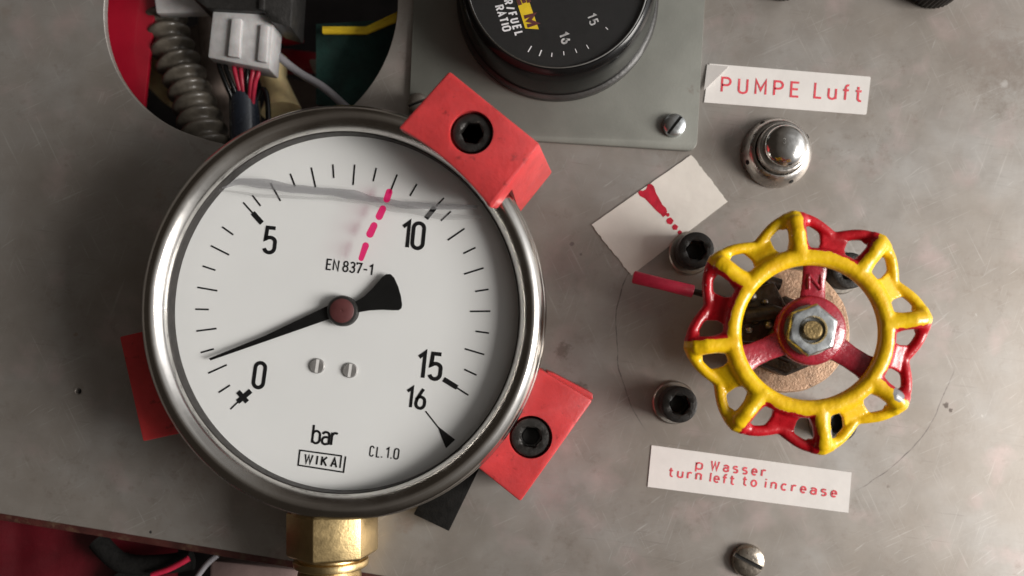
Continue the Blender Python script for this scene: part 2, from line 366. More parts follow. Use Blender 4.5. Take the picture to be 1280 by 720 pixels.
def ribbon(g, pts, t, z):
    p = []
    for q in pts:
        q = Vector((q[0], q[1]))
        if not p or (q-p[-1]).length > 1e-4: p.append(q)
    if len(p) < 2: return
    closed = (p[0]-p[-1]).length < t*.3
    if closed: p = p[:-1]
    n = len(p); L = []; Rr = []
    for i in range(n):
        a = p[i-1] if (i or closed) else None; b = p[(i+1) % n] if (i < n-1 or closed) else None
        d0 = (p[i]-a).normalized() if a is not None else (b-p[i]).normalized(); d1 = (b-p[i]).normalized() if b is not None else d0
        n0 = Vector((-d0.y, d0.x)); n1 = Vector((-d1.y, d1.x)); mm = n0+n1
        if mm.length < 1e-3: mm = n0
        mm.normalize(); s = t/2/max(.45, mm.dot(n0)); L.append(p[i]+mm*s); Rr.append(p[i]-mm*s)
    vs = [(v.x, v.y, z) for v in L]+[(v.x, v.y, z) for v in Rr]
    fs = [(i, (i+1) % n, n+(i+1) % n, n+i) for i in range(n if closed else n-1)]
    g.add(vs, fs)
def text(g, s, a, b, h, t, z, xs=1.0, shear=0.0, fit=True, gap=.16):
    """writes s along the line from a to b (world 2D), h cap height, letter width scale xs; the gaps stretch so the line fills a-b"""
    a = Vector(a); b = Vector(b); L = (b-a).length; d = (b-a).normalized(); u = Vector((-d.y, d.x))
    ws = [F[c][0]*xs*h for c in s]; tot = sum(ws)
    sp = (L-tot)/max(1, len(s)-1) if fit else gap*h
    x = 0; zz = z
    for c, w in zip(s, ws):
        for st in F[c][1]:
            pts = []
            for (px, py) in st:
                q = a+d*(x+px*xs*h+shear*py*h)+u*(py*h); pts.append((q.x, q.y))
            ribbon(g, pts, t, zz); zz += .03
        x += w+sp
def PT(px, py, z): return W2(px, py, z)

# ================================================================ THE PANEL
PB = [(-500, 560), (0, 641), (490, 721), (600, 739), (1900, 951), (1900, -500), (-500, -500)]
cu = bpy.data.curves.new('panel_outline', 'CURVE'); cu.dimensions = '2D'; cu.fill_mode = 'BOTH'
def spl(pts):
    s = cu.splines.new('POLY'); s.points.add(len(pts)-1)
    for i, (x, y) in enumerate(pts): s.points[i].co = (x*U, y*U, 0, 1)
    s.use_cyclic_u = True
spl([W2(*p) for p in PB])
hole = []
for i in range(96):
    a = 2*math.pi*i/96; rr = 184
    if 180 < math.degrees(a) < 250: rr += 7*math.sin(math.pi*(math.degrees(a)-180)/70)
    hole.append((314+rr*math.cos(a), 0-rr*math.sin(a)))
spl([W2(*p) for p in hole])
spl([W2(98+4.5*math.cos(t*math.pi/8), 489+4.5*math.sin(t*math.pi/8)) for t in range(16)])
cu.extrude = 4.2*U; cu.bevel_depth = .9*U; cu.bevel_resolution = 1
tmp = bpy.data.objects.new('tmp', cu); C.objects.link(tmp); dg = bpy.context.evaluated_depsgraph_get()
me = bpy.data.meshes.new_from_object(tmp.evaluated_get(dg)); bpy.data.objects.remove(tmp)
panel = bpy.data.objects.new('instrument_panel', me); C.objects.link(panel); panel.location = (0, 0, -5.1*U); BASE[panel.name] = Vector((0, 0, -5.1))
me.materials.clear(); me.materials.append(ALU)
tagit(panel, kind='structure')
# backing sheet added for darkness, its near-black colour stands for the shade behind
g = G(); g.prism(pxpoly([(-900, -900), (2200, -900), (2200, 1500), (-900, 1500)], 0), -560, -540)
o = obj('dark_backing', g, DARKIN); tagit(o, kind='structure')
# lip of the red body below the panel edge
g = G()
def edge_y(x): return 641+x*.1633
g.prism([W2(-500, edge_y(-500)-12), W2(700, edge_y(700)-12), W2(700, edge_y(700)+13), W2(-500, edge_y(-500)+13)], -26, -12)
o = obj('red_support_rail', g, basic('rusty_red_rail', (.055, .014, .011), .5, 0, .4, 30, .5, 5, dirt=(.09, .05, .03), dpx=22, dth=.55), base=(-400, -230, -20), bevel=1.2)
tagit(o, 'narrow rusty dark red rail showing just under the bottom edge of the metal panel', 'rail')

# ================================================================ screws
def hexr(ap): return lambda a: ap/math.cos((a+R(8)) % R(60)-R(30))
def socket_screw(name, label, px, py, z, r, parent=None, group=None, depth=30, hole=.50, washer=0, zb=None):
    """cap screw whose head top is at height z, seen at px,py; r = head radius"""
    c = W(px, py, z); n = 48
    zb = 0 if zb is None else zb
    if parent is None:
        t = thing(name, label, 'screw', (c.x, c.y, zb), group)
    else:
        t = parent
    ap = r*hole; hf = hexr(ap)
    g = G()
    prof = [(r, z-depth), (r, z-2.2), (r-.7, z-.8), (r-2.2, z)]
    loops = [[(c.x+q*math.cos(2*math.pi*i/n), c.y+q*math.sin(2*math.pi*i/n), zz) for i in range(n)] for q, zz in prof]
    rc = ap*1.2
    loops.append([(c.x+rc*math.cos(2*math.pi*i/n), c.y+rc*math.sin(2*math.pi*i/n), z-.1) for i in range(n)])
    for zz, sc in ((z-1.6, 1.0), (z-15, 1.0), (z-17, .4)):
        loops.append([(c.x+hf(2*math.pi*i/n)*sc*math.cos(2*math.pi*i/n), c.y+hf(2*math.pi*i/n)*sc*math.sin(2*math.pi*i/n), zz) for i in range(n)])
    g.loft(loops)
    nm = 'screw_head'
    h = obj(nm if parent is None else 'clamp_screw', g, BLACKOX, t, angle=35)
    g = G()
    g.lathe([(ap*.86, z-15.2), (ap*.80, z-14.4)], (c.x, c.y, 0), 24)
    obj('socket_bottom', g, DARKHOLE, h)
    if washer:
        g = G(); g.lathe([(washer, zb+.2), (washer, zb+3.5), (washer-1.5, zb+5), (r*.6, zb+5)], (c.x, c.y, 0), 48)
        obj('washer', g, CASE, t)
        g = G(); g.lathe([(r*.93, zb+4.5), (r*.93, z-depth+1)], (c.x, c.y, 0), 32); obj('shank', g, BLACKOX, t)
    return t
def slot_screw(name, label, px, py, z, r, ang, mat, zb, group=None):
    c = W(px, py, z); t = thing(name, label, 'screw', (c.x, c.y, zb), group); n = 48
    g = G(); hgt = z-zb
    g.lathe([(r*.99, zb+.2), (r, zb+hgt*.45), (r*.93, zb+hgt*.75), (r*.75, zb+hgt*.93), (r*.4, z), (r*.05, z+.4)], (c.x, c.y, 0), n)
    h = obj('screw_head', g, mat, t)
    w = r*.13; d = Vector((math.cos(R(ang)), math.sin(R(ang)), 0)); q = Vector((-d.y, d.x, 0)); cc = Vector((c.x, c.y, 0))
    g = G(); g.prism([tuple((cc+d*(r*1.3*a)+q*(w*b)).xy) for a, b in ((-1, -1), (1, -1), (1, 1), (-1, 1))], z-hgt*.45, z+8)
    cut(h, g)
    g = G(); g.prism([tuple((cc+d*(r*.9*a)+q*(w*.9*b)).xy) for a, b in ((-1, -1), (1, -1), (1, 1), (-1, 1))], z-hgt*.5, z-hgt*.4)
    obj('slot', g, DARKHOLE, h)
    return t

# ================================================================ AIR/FUEL plate and gauge
PZ = 7.0
def rounded(poly, rad, which, n=8):
    out = []
    for i, p in enumerate(poly):
        if i not in which: out.append(tuple(p)); continue
        a = Vector(poly[i-1]); b = Vector(p); c = Vector(poly[(i+1) % len(poly)])
        d0 = (a-b).normalized(); d1 = (c-b).normalized()
        for j in range(n+1):
            t = j/n; q = (b+d0*rad)*(1-t)**2+b*2*t*(1-t)+(b+d1*rad)*t*t; out.append((q.x, q.y))
    return out
g = G(); g.prism(rounded(pxpoly([(510, 166), (528, -260), (894, -240), (871, 189)], PZ), 14, (0, 3)), .3, PZ)
plate = thing('gauge_mounting_plate', 'flat grey green metal plate under the black air fuel gauge', 'plate', (*W2(690, 60), 0))
obj('plate_sheet', g, PLATE, plate, bevel=.7)
slot_screw('slotted_screw', 'small zinc slotted screw in the lower right corner of the grey green plate', 844, 155, PZ+11, 14.5, 52, ZINC, PZ, 'slotted screws of the grey green plate')
slot_screw('slotted_screw', 'small slotted screw half hidden behind the upper red clamp at the plate corner', 522, 128, PZ+11, 13.5, 20, CASE, PZ, 'slotted screws of the grey green plate')

c = W(697, 2, PZ); GA = thing('air_fuel_gauge', 'round black air fuel ratio gauge with white lettering cut off by the top edge', 'gauge', (c.x, c.y, PZ))
lc = W(697, -29, 80)
def glathe(g, prof, n=96, cap=True):  # leaning body: centre drifts from base centre to lens centre
    loops = []
    for r, z in prof:
        t = min(1, max(0, (z-PZ)/(80-PZ))); cx = c.x+(lc.x-c.x)*t*1.0; cy = c.y+(lc.y-c.y)*t
        loops.append([(cx+r*math.cos(2*math.pi*i/n), cy+r*math.sin(2*math.pi*i/n), z) for i in range(n)])
    g.loft(loops, cap, cap)
g = G(); glathe(g, [(124, PZ), (125, PZ+2), (124.5, PZ+9), (121.5, PZ+12), (117, PZ+12.5)]); obj('base_flange', g, basic('grey_black_ring', (.035, .033, .031), .4, 0, .2, 20, .3), GA)
g = G(); glathe(g, [(120, PZ+5), (120, 30), (117, 58), (114.5, 72), (111, 78), (107.5, 80), (105.5, 79.5), (104.5, 77), (103, 76)]); bodyaf = obj('bezel', g, BLACKGL, GA)
g = G(); glathe(g, [(105.5, 79.6), (106.4, 80.6), (105.2, 80.9), (104.2, 79.8)], 96, False); obj('trim_ring', g, CHROME, bodyaf)
zl = 72
g = G(); lz = [(lc.x+104.3*math.cos(2*math.pi*i/96), lc.y+104.3*math.sin(2*math.pi*i/96)) for i in range(96)]
g.prism(lz, zl, 76.3); dial_af = obj('dial_face', g, basic('black_dial', (.004, .004, .004), .7, 0, .2, 30, 0, dirt=(.05, .045, .04), dpx=4, dth=.74), GA)
zt = 76.8
g = G(); text(g, 'RATIO', PT(619, 8.5, zt), PT(629.5, 39, zt), 8.6, 2.0, zt, xs=1.15, shear=.12)
text(g, 'AIR/FUEL', PT(625.5, -12, zt), PT(645, 44.5, zt), 8.6, 2.0, zt, xs=1.05, shear=.12)
obj('lettering', g, WHITEINK, dial_af)
g = G(); text(g, '16', PT(699, 43.5, zt), PT(703.5, 54.8, zt), 9.5, 2.3, zt, xs=1.15)
text(g, '15', PT(734, 20, zt), PT(738.5, 31.5, zt), 9.5, 1.8, zt, xs=1.15); obj('numerals', g, GREYINK, dial_af)
g = G()
for a, b, w in (((664.5, 57.5), (660, 65), 1.3), ((677, 62.5), (674, 70), 1.3), ((690, 66), (689.5, 71), 1.1), ((704.5, 64), (705, 69), 1.0), ((719, 61), (721, 66), .9), ((733, 56), (736, 61), .9), ((757, 34), (760, 37), 1.0)):
    ribbon(g, [PT(*a, zt), PT(*b, zt)], w, zt)
obj('scale_marks', g, WHITEINK, dial_af)
# yellow badge: dark letters in a slanted yellow outline
g = G(); g.add([(*PT(x, y, zt), zt-.15) for x, y in ((635.5, -31), (650, -31), (673.5, 36.5), (656.5, 35.5))], [(0, 1, 2, 3)]); bd = obj('badge', g, YELINK, dial_af, smooth=False)
g = G(); text(g, 'AEM', PT(638.8, -27, zt), PT(659.3, 32.5, zt), 11.0, 4.4, zt+.1, xs=1.95, shear=.05); obj('badge_lettering', g, MAROON, bd)
g = G(); g.prism(lz, 78.4, 78.9); obj('lens', g, GLASS, GA)

# ================================================================ labels on the panel
def sheet(poly, z0, z1, curl=None):
    g = G(); g.prism(poly, z0, z1); return g
t = thing('pump_label', 'white label strip reading PUMPE Luft in red beside the grey green plate', 'label', (*W2(985, 112), 0))
g = sheet(rounded(pxpoly([(887, 79.5), (1088.5, 96), (1083, 143.5), (880, 128)], 1), 2, (1, 2), 3), .3, 1.1); lab = obj('label_strip', g, LABEL, t, smooth=False)
g = G(); text(g, 'PUMPE', PT(902, 114.5, 1.3), PT(998, 121, 1.3), 17.5, 2.7, 1.35, xs=1.42); text(g, 'Luft', PT(1018, 121.8, 1.3), PT(1076, 126.5, 1.3), 18.5, 2.7, 1.35, xs=1.35); obj('lettering', g, REDINK, lab)
g = G(); a = [(884, 80.5, 1.2), (911, 83, 1.8), (901, 92, 6.5), (880, 113, 4.5)]
g.add([tuple(W(x, y, z)) for x, y, z in a]+[tuple(W(x, y, z-.6)) for x, y, z in a], [(0, 1, 2, 3), (7, 6, 5, 4), (0, 4, 5, 1), (1, 5, 6, 2), (2, 6, 7, 3), (3, 7, 4, 0)]); obj('curled_corner', g, LABEL, lab)
t = thing('water_pressure_label', 'white label strip reading p Wasser turn left to increase below the handwheel', 'label', (*W2(937, 600), 0))
g = sheet(pxpoly([(814.5, 556.5), (1064.5, 590.5), (1060.5, 641), (809.5, 608.5)], 1), .3, 1.1); lab = obj('label_strip', g, LABEL, t, smooth=False)
g = G(); text(g, 'p', PT(870, 586, 1.3), PT(878, 587, 1.3), 11.5, 2.1, 1.35, xs=1.7, fit=False)
text(g, 'Wasser', PT(888.5, 587, 1.3), PT(956, 595.5, 1.3), 11, 2.2, 1.35, xs=1.4)
text(g, 'turn', PT(836, 595, 1.3), PT(876, 600, 1.3), 11, 2.1, 1.35, xs=1.5); text(g, 'left', PT(887.5, 602, 1.3), PT(917, 605.5, 1.3), 11, 2.1, 1.35, xs=1.5)
text(g, 'to', PT(928, 606, 1.3), PT(945, 608.5, 1.3), 11, 2.1, 1.35, xs=1.5); text(g, 'increase', PT(956.5, 609.5, 1.3), PT(1045, 621.5, 1.3), 11, 2.15, 1.35, xs=1.5)
obj('lettering', g, REDINK, lab)
t = thing('exclamation_tape', 'torn piece of cream tape with a hand drawn red exclamation mark', 'tape', (*W2(825, 270), 0))
pl = []
cor = [(739.5, 281), (864, 193.5), (909.5, 252), (789, 344.5)]
for i in range(4):
    a = Vector(cor[i]); b = Vector(cor[(i+1) % 4]); nrm = Vector((-(b-a).y, (b-a).x)).normalized()
    for j in range(22):
        f = j/22; w = (.5 if i in (0, 2) else 1.6)*(random.random()-.5)
        pl.append(tuple(a.lerp(b, f)+nrm*w))
g = sheet(pxpoly(pl, 1.2), .3, 1.5); tp = obj('tape_piece', g, PAPER, t, smooth=False)
g = G(); z = 1.7
ex = [(797.5, 241), (799.5, 238), (804, 238.5), (807.5, 236.5), (810, 230.5), (814, 229.8), (817.5, 233), (820, 241), (824.5, 249), (828, 256), (832.5, 260), (834, 264), (833, 268.5), (829, 271.5), (826, 268), (821, 264), (814, 256.5), (806.5, 248.5), (800, 245)]
g.add([(*PT(x, y, z), z) for x, y in ex], [tuple(range(len(ex)))])
for x, y, r in ((834.8, 268.5, 2.3), (837.3, 276.3, 4.3), (843.8, 284, 3.6), (849.7, 290.5, 2.6)):
    g.add([(*PT(x+r*(1+.12*math.sin(3*k+x))*math.cos(k*math.pi/8), y+r*(1+.12*math.cos(2*k+y))*math.sin(k*math.pi/8), z), z+.05) for k in range(16)], [tuple(range(16))])
obj('exclamation_mark', g, FELT, tp, smooth=False)

# ================================================================ chrome push button
c0 = W(970, 191.5, 2); t = thing('chrome_button', 'domed chrome push button with round drilled collar under the PUMPE Luft label', 'button', (c0.x, c0.y, 0))
g = G(); g.lathe([(43.5, .3), (43.8, 3), (42.5, 9), (38, 19), (34.5, 22.5), (32, 23), (30.5, 21), (30, 15)], (c0.x, c0.y, 0), 72); col_ = obj('collar', g, CHROMEW, t)
for k, (px, py) in enumerate(((935, 202.5), (988, 224), (955.5, 157), (1006, 172))):
    a = math.atan2(W(px, py, 14).y-c0.y, W(px, py, 14).x-c0.x); hh = Vector((c0.x+40.6*math.cos(a), c0.y+40.6*math.sin(a), 13.2)); nn = Vector((math.cos(a)*.9, math.sin(a)*.9, .42)).normalized()
    g = G(); g.tube([hh-nn*3, hh+nn*.6], 3.0, 16); obj('key_hole', g, DARKHOLE, col_)
c1 = W(975, 187, 35)
g = G(); g.lathe([(30.5, 8), (30.5, 31), (29.3, 33.5), (27.5, 34), (26.8, 32)], (c0.x+.6, c0.y+.6, 0), 64); obj('inner_ring', g, CHROMEW, t)
dp = [(25.5, 15), (25.5, 36)]+[(25.5*math.cos(R(a)), 38+13*math.sin(R(a))) for a in range(6, 90, 7)]+[(.4, 51)]
g = G(); g.lathe(dp, (c0.x+1, c0.y+1, 0), 64); dome = obj('push_dome', g, CHROME, t)
g = G(); text(g, '3', (c0.x-5, c0.y+1), (c0.x, c0.y+1), 6, .9, 51.6, xs=1.1); obj('stamped_mark', g, CHROMEW, dome)
g = G(); g.lathe([(30.4, 17), (26, 17)], (c0.x, c0.y, 0), 48); obj('gap', g, DARKHOLE, t)

# ================================================================ knobs at the top edge
def knurled(px, py, z, r, label):
    c = W(px, py, z); t = thing('knurled_knob', label, 'knob', (c.x, c.y, 0), 'knurled black knobs at the top edge')
    g = G(); g.lathe([(r*.98, 1), (r, 3), (r, z-4), (r-3, z-1), (r-6, z), (.5, z)], (c.x, c.y, 0), 240, fn=lambda a, q, zz: q+(1.0*math.sin(a*40) if q > r-2 and 2 < zz < z-3 else 0))
    obj('knob_grip', g, BLACKPL, t)
    g = G(); g.lathe([(r*.5, z-1), (r*.5, z+2), (r*.4, z+3)], (c.x, c.y, 0), 48); obj('knob_cap', g, BLACKGL, t)
knurled(1181, -37, 34, 34, 'black knurled knob cut by the top edge nearest the right corner')
knurled(988, -44, 34, 31, 'black knurled knob barely showing at the top edge above the label')
slot_screw('slotted_screw', 'large steel slotted screw at the bottom edge below the pressure label', 937, 703, 13, 20.5, -27, basic('brownish_steel', (.42, .37, .31), .3, .95, .2, 9, .4), 0)

# ================================================================ MAIN GAUGE
GC = W(429, 390.5, 150); gx, gy = GC.x-3.2, GC.y+.4; SY = 1.03
MG = thing('pressure_gauge', 'large round steel pressure gauge with white bar dial and black pointer', 'gauge', (gx, gy, 0))
g = G(); g.lathe([(200, 14), (206, 18), (207, 92), (205, 96)], (gx, gy, 0), 160, sy=SY); obj('case', g, CASE, MG)
g = G()
prof = [(206, 96), (207, 112), (222, 112), (223.5, 115), (223.5, 121), (221.5, 124), (219.5, 125.5), (220.6, 130)]
prof += [(221, 133), (220.6, 136.5), (219, 140), (216.3, 143.4), (213, 146.3), (210, 148), (207.5, 148.4), (204.8, 147.6), (201.5, 145.4), (198, 142), (195.2, 138.4), (193.6, 134.6)]
prof += [(193.2, 131.5), (193, 129), (193, 122), (193.2, 112)]
g.lathe(prof, (gx, gy, 0), 200, cap0=False, cap1=False, sy=SY); obj('bezel', g, STEEL, MG, angle=50)
g = G(); g.lathe([(193.4, 133.4), (192.4, 132.8), (192.2, 130), (192.4, 112)], (gx, gy, 0), 160, cap0=False, cap1=False, sy=SY); obj('rubber_seal', g, basic('seal_painted_reflection', (.028, .024, .022), .5, .3, .3, 12, .3), MG)  # seal colour darkened to stand for the dark reflection inside the bezel
DZ = 115.0
g = G(); g.lathe([(196, DZ-3), (196, DZ)], (gx, gy, 0), 160, sy=SY); dial = obj('dial_face', g, WHITEDIAL, MG)
T1 = DZ+.35
def DP(px, py): return W2(px, py, T1)
hub = Vector(DP(427.5, 388.5))
g = G()
A0 = 221.2; STEP = 16.98; kd = K(T1)
pc = (428.5, 390.5)
for i in range(0, 31):
    bar = i/2
    if bar in (0, 5, 10, 15): continue
    a = R(A0-STEP*bar); long_ = bar == int(bar)
    ro = 184.5; ri = 159 if long_ else 167.5
    # perspective-shifted centre and slight ellipse as in the bezel
    def pp(r): return DP(pc[0]+r*math.cos(a), pc[1]-r*math.sin(a)*1.005)
    ribbon(g, [pp(ro), pp(ri)], 2.1*kd, T1)
def seg(a, b, w, dz=0): ribbon(g, [DP(*a), DP(*b)], w*kd, T1+dz)
seg((288, 511.5), (299, 501), 1.9); seg((297, 502.5), (313.5, 488.5), 6.4, .05); seg((297.5, 489.5), (309, 502.5), 6.2, .1)
seg((304, 253), (317, 267.5), 2.0); seg((316, 266), (327.5, 279), 6.4, .05)
seg((555, 247.5), (545, 258), 1.9); seg((544, 259), (532.5, 273), 6.0, .05)
seg((585.5, 494), (570, 484), 2.0); seg((571.5, 484.5), (554.5, 474), 6.4, .05)
seg((532, 514), (550, 537), 1.7)
g.add([(*DP(x, y), T1+.1) for x, y in ((547, 532.5), (569, 549.5), (557.5, 560.5), (552, 547))], [(0, 1, 2, 3)])
obj('scale_marks', g, INK, dial, smooth=False)
def numeral(s, a, b, h, st, xs=1.0, **k):
    g = G(); text(g, s, DP(*a), DP(*b), h*kd, st*kd, T1, xs=xs, **k); return obj('numeral', g, INK, dial, smooth=False)
numeral('0', (316, 483.5), (329, 485.3), 31, 4.7, .95)
numeral('5', (329.5, 315), (344, 316.5), 31, 4.7, 1.0)
numeral('10', (502, 308.5), (528, 311), 31.5, 4.7, 1.0)
numeral('15', (521.5, 471.5), (549.5, 474.5), 31.5, 4.9, 1.0)
numeral('16', (507.5, 508.5), (530, 511), 24.5, 3.9, 1.05)
def word(s, a, b, h, st, xs=1.0):
    g = G(); text(g, s, DP(*a), DP(*b), h*kd, st*kd, T1, xs=xs); return obj('lettering', g, INK, dial, smooth=False)
word('EN', (408, 336.5), (422.5, 338.3), 12.5, 1.9, 1.15); word('837-1', (428.5, 339), (465, 343.8), 12.5, 1.9, 1.12)
word('bar', (390, 553.5), (420, 557), 22.5, 2.9, 1.05)
word('CL', (462, 570), (474, 571.5), 12.5, 1.6, .82); word('.', (476.5, 571.5), (477.5, 571.6), 12.5, 1.9); word('1.0', (482, 572), (497.5, 574), 12.8, 1.7, 1.0)
word('WIKA', (380.5, 578.6), (420.5, 584.2), 11, 2.2, 1.35)
g = G()
for k, (a, b) in enumerate((((375, 562.8), (427.5, 570)), ((427, 569.5), (425, 585)), ((375, 562), (372.7, 582.2)), ((372.4, 581.4), (430, 590.4)), ((432.2, 570.5), (429.4, 590.8)))): seg(a, b, 1.9, .02*k)
obj('logo_frame', g, INK, dial, smooth=False)
for px, py in ((396.5, 457.5), (437.5, 463)):
    c = W(px, py, DZ+2); g = G(); r = 8.4; g.lathe([(r, DZ+.2), (r, DZ+2), (r-1, DZ+3)], (c.x, c.y, 0), 32); sc = obj('dial_screw', g, basic('dial_screw_steel', (.36, .35, .34), .45, .6, .15, 5, .4), dial)
    g = G(); ribbon(g, [(c.x-1, c.y-7.4), (c.x+1.2, c.y+7.4)], 3.4, DZ+3.2); obj('slot', g, basic('painted_slot_gleam', (.8, .79, .77), .4, .1, .05, 5, 0), sc, smooth=False)  # pale matte strip paints the slot's gleam onto the head
# pointer
NZ = DZ+7
nd = [(262, 448.5), (300, 433.5), (412, 378), (417, 391), (302, 438.5)]
n1 = [(261, 448.0), (330, 420), (411, 381.5), (428, 378), (444, 377), (455, 370.5), (466, 360), (478, 346), (483, 342.5), (488, 342.5), (492.5, 347), (497.5, 358), (501, 370), (502.5, 381), (501.5, 385.5), (498, 387.8), (491, 387.8), (478, 387.2), (462, 388), (447, 390.5), (430, 394), (415, 397.5), (335, 425.5), (263, 450.5)]
pz = [W2(x, y, NZ) for x, y in n1]
PN = thing; ptr_base = None
g = G(); g.prism(pz, NZ-1.5, NZ); ptr = obj('pointer', g, NEEDLE, MG, smooth=False)
hc = W(427.5, 388.5, NZ+4)
g = G(); g.lathe([(17, NZ-9), (17.2, NZ+2), (16, NZ+4.5), (13.5, NZ+5)], (hc.x, hc.y, 0), 48); hb = obj('pointer_hub', g, BLACKPL, ptr)
g = G(); g.lathe([(13.6, NZ+4), (13.4, NZ+5.6), (12.9, NZ+6), (1.2, NZ+5.8), (1.0, NZ+5.3)], (hc.x, hc.y, 0), 40); obj('hub_cap', g, MAROON, ptr)
# liquid surface seen edge-on and its drops
def strip(up, lo, z, mat, nm, label=None):
    g = G(); a = [(*W2(x, y, z), z) for x, y in up]; b = [(*W2(x, y, z), z) for x, y in lo]; n = len(a)
    g.add(a+b, [(i, i+1, n+i+1, n+i) for i in range(n-1)]); return obj(nm, g, mat, MG, label=label)
LZ = DZ+9
def dens(pts, n=60):
    xs = [p[0] for p in pts]; out = []
    for i in range(n+1):
        x = xs[0]+(xs[-1]-xs[0])*i/n
        for j in range(len(pts)-1):
            if pts[j][0] <= x <= pts[j+1][0]+1e-6:
                f = (x-pts[j][0])/(pts[j+1][0]-pts[j][0]); f2 = f*f*(3-2*f); out.append((x, pts[j][1]*(1-f2)+pts[j+1][1]*f2)); break
    return out
strip(dens([(277, 234), (300, 223), (330, 223.5), (370, 231), (410, 235), (440, 237), (470, 246), (510, 252), (560, 255), (597, 257)]), dens([(277, 236), (300, 231), (330, 236), (370, 241.5), (410, 244), (440, 249.5), (470, 253), (510, 261), (560, 262), (597, 261)]), LZ, LIQUID, 'liquid_line', 'grey wavy line where the liquid fill ends')
strip(dens([(270, 237), (340, 243), (400, 246.5), (450, 251), (500, 256), (560, 268), (603, 270)]), dens([(270, 239), (340, 247.5), (400, 249.5), (450, 254), (500, 266), (560, 275), (603, 273)]), LZ+.8, LIQUID2, 'liquid_line')
for x, y, r in ((475.5, 230.5, 4.2), (455, 128+54, .1)):
    if r < 1: continue
    c = W(x, y, 119); g = G(); g.lathe([(r*math.cos(R(a)), 1.6*math.sin(R(a))) for a in range(0, 90, 15)], (c.x, c.y, 119), 20); obj('droplet', g, GLASS, MG)
# window pane and marker dashes
GZ = 130.0
g = G(); g.lathe([(192.8, GZ), (192.8, GZ+1.6)], (gx, gy, 0), 160, sy=SY); pane = obj('window_pane', g, GLASS, MG, smooth=False)
MZ = GZ+2.2
g = G()
def dash(a, b, w0, w1):
    a = Vector(a); b = Vector(b); d = (b-a).normalized(); nrm = Vector((-d.y, d.x)); pts = []
    an = math.atan2(d.y, d.x)
    for k in range(13): t = an+math.pi/2+math.pi*k/12; pts.append((a.x+w0*math.cos(t), a.y+w0*math.sin(t)))
    for k in range(13): t = an-math.pi/2+math.pi*k/12; pts.append((b.x+w1*math.cos(t), b.y+w1*math.sin(t)))
    q = [(*W2(x, y, MZ), MZ) for x, y in pts]; g.add(q, [tuple(range(len(q)))])
dash((486.5, 240), (483.5, 249), 4.2, 4.3); dash((478.5, 261), (474, 270.5), 4.3, 4.6); dash((467.5, 282), (462.5, 292.5), 4.4, 4.8); dash((457, 307), (451.5, 323), 4.2, 3.4)
obj('marker_dashes', g, MARKER, pane, smooth=False, label='dashed red felt pen line drawn on the gauge window')

# ================================================================ clamps
CG = 'red plastic clamps holding the pressure gauge'
def arc(r, a0, a1, n, s=SY): return [(gx+r*math.cos(R(a0+(a1-a0)*i/n)), gy+s*r*math.sin(R(a0+(a1-a0)*i/n))) for i in range(n+1)]
z1 = 176
t = thing('gauge_clamp', 'bright red plastic clamp gripping the upper right of the gauge rim', 'clamp', (*W2(600, 190, 20), 0), CG)
A_, B_ = W2(562, 89, z1), W2(675, 180, z1); Cc, Dd = W2(613, 261, z1), W2(497.5, 160, z1)
aC = math.degrees(math.atan2((Cc[1]-gy)/SY, Cc[0]-gx)); aD = math.degrees(math.atan2((Dd[1]-gy)/SY, Dd[0]-gx))
rC = math.hypot(Cc[0]-gx, (Cc[1]-gy)/SY); rD = math.hypot(Dd[0]-gx, (Dd[1]-gy)/SY)
inner = []
for i in range(25):
    f = i/24; a = R(aC+(aD-aC)*f); r = rC+(rD-rC)*f-3.5*math.sin(math.pi*f); inner.append((gx+r*math.cos(a), gy+SY*r*math.sin(a)))
top = [A_]+inner[::-1]+[B_]
A2 = W2(553, 97, 60); B2 = W2(691, 215, 60); C2 = W2(650, 266, 60)
bot = [A2]+[p for p in arc(207, aD, aC, 24)][:24]+[C2, B2]
top3 = [(p[0], p[1], z1) for p in top]; bot3 = [(p[0], p[1], 58) for p in bot]
g = G(); g.loft([bot3, top3]); slab = obj('clamp_body', g, REDPL, t, bevel=3)
g = G(); g.lathe([(225.5, 40), (225.5, 154)], (gx, gy, 0), 128, sy=SY); cut(slab, g)
c = W(589.5, 165.5, z1); g = G(); g.lathe([(23, z1-19), (23, z1+5)], (c.x, c.y, 0), 48); cut(slab, g)
socket_screw('', '', 589.8, 166, z1-5, 20.6, parent=t, depth=14, hole=.52)
z2 = 108
t = thing('gauge_clamp', 'red plastic clamp at the lower right of the gauge beside the black foam pad', 'clamp', (*W2(665, 545, 20), 0), CG)
P5, P6 = W2(597, 590, z2), W2(677, 461, z2)
a5, a6 = [math.degrees(math.atan2((p[1]-gy)/SY, p[0]-gx)) for p in (P5, P6)]
pl = [W2(741, 500.5, z2), W2(650.5, 627.5, z2)]+arc(208.5, a5, a6+1, 20)
g = G(); g.prism(pl, 12, z2); blk = obj('clamp_body', g, REDPL, t, bevel=3)
c = W(663.5, 546.5, z2); g = G(); g.lathe([(24.3, z2-20), (24.3, z2+5)], (c.x, c.y, 0), 48); cut(blk, g)
socket_screw('', '', 663.3, 546.8, z2-3, 22.2, parent=t, depth=16, hole=.50)
g = G(); q = pxpoly([(684, 464), (693, 467), (741, 492), (741, 500), (712, 486), (686, 472)], z2-20); g.prism(q, 4, z2-20); obj('clamp_foot', g, REDPL, t, bevel=1)
z3 = 84
t = thing('gauge_clamp', 'dark red clamp mostly hidden behind the left side of the gauge', 'clamp', (*W2(190, 480, 20), 0), CG)
g = G(); g.prism(pxpoly([(149, 421), (235, 401), (265, 533), (178.5, 552)], z3), 6, z3); obj('clamp_body', g, REDPL, t, bevel=2)

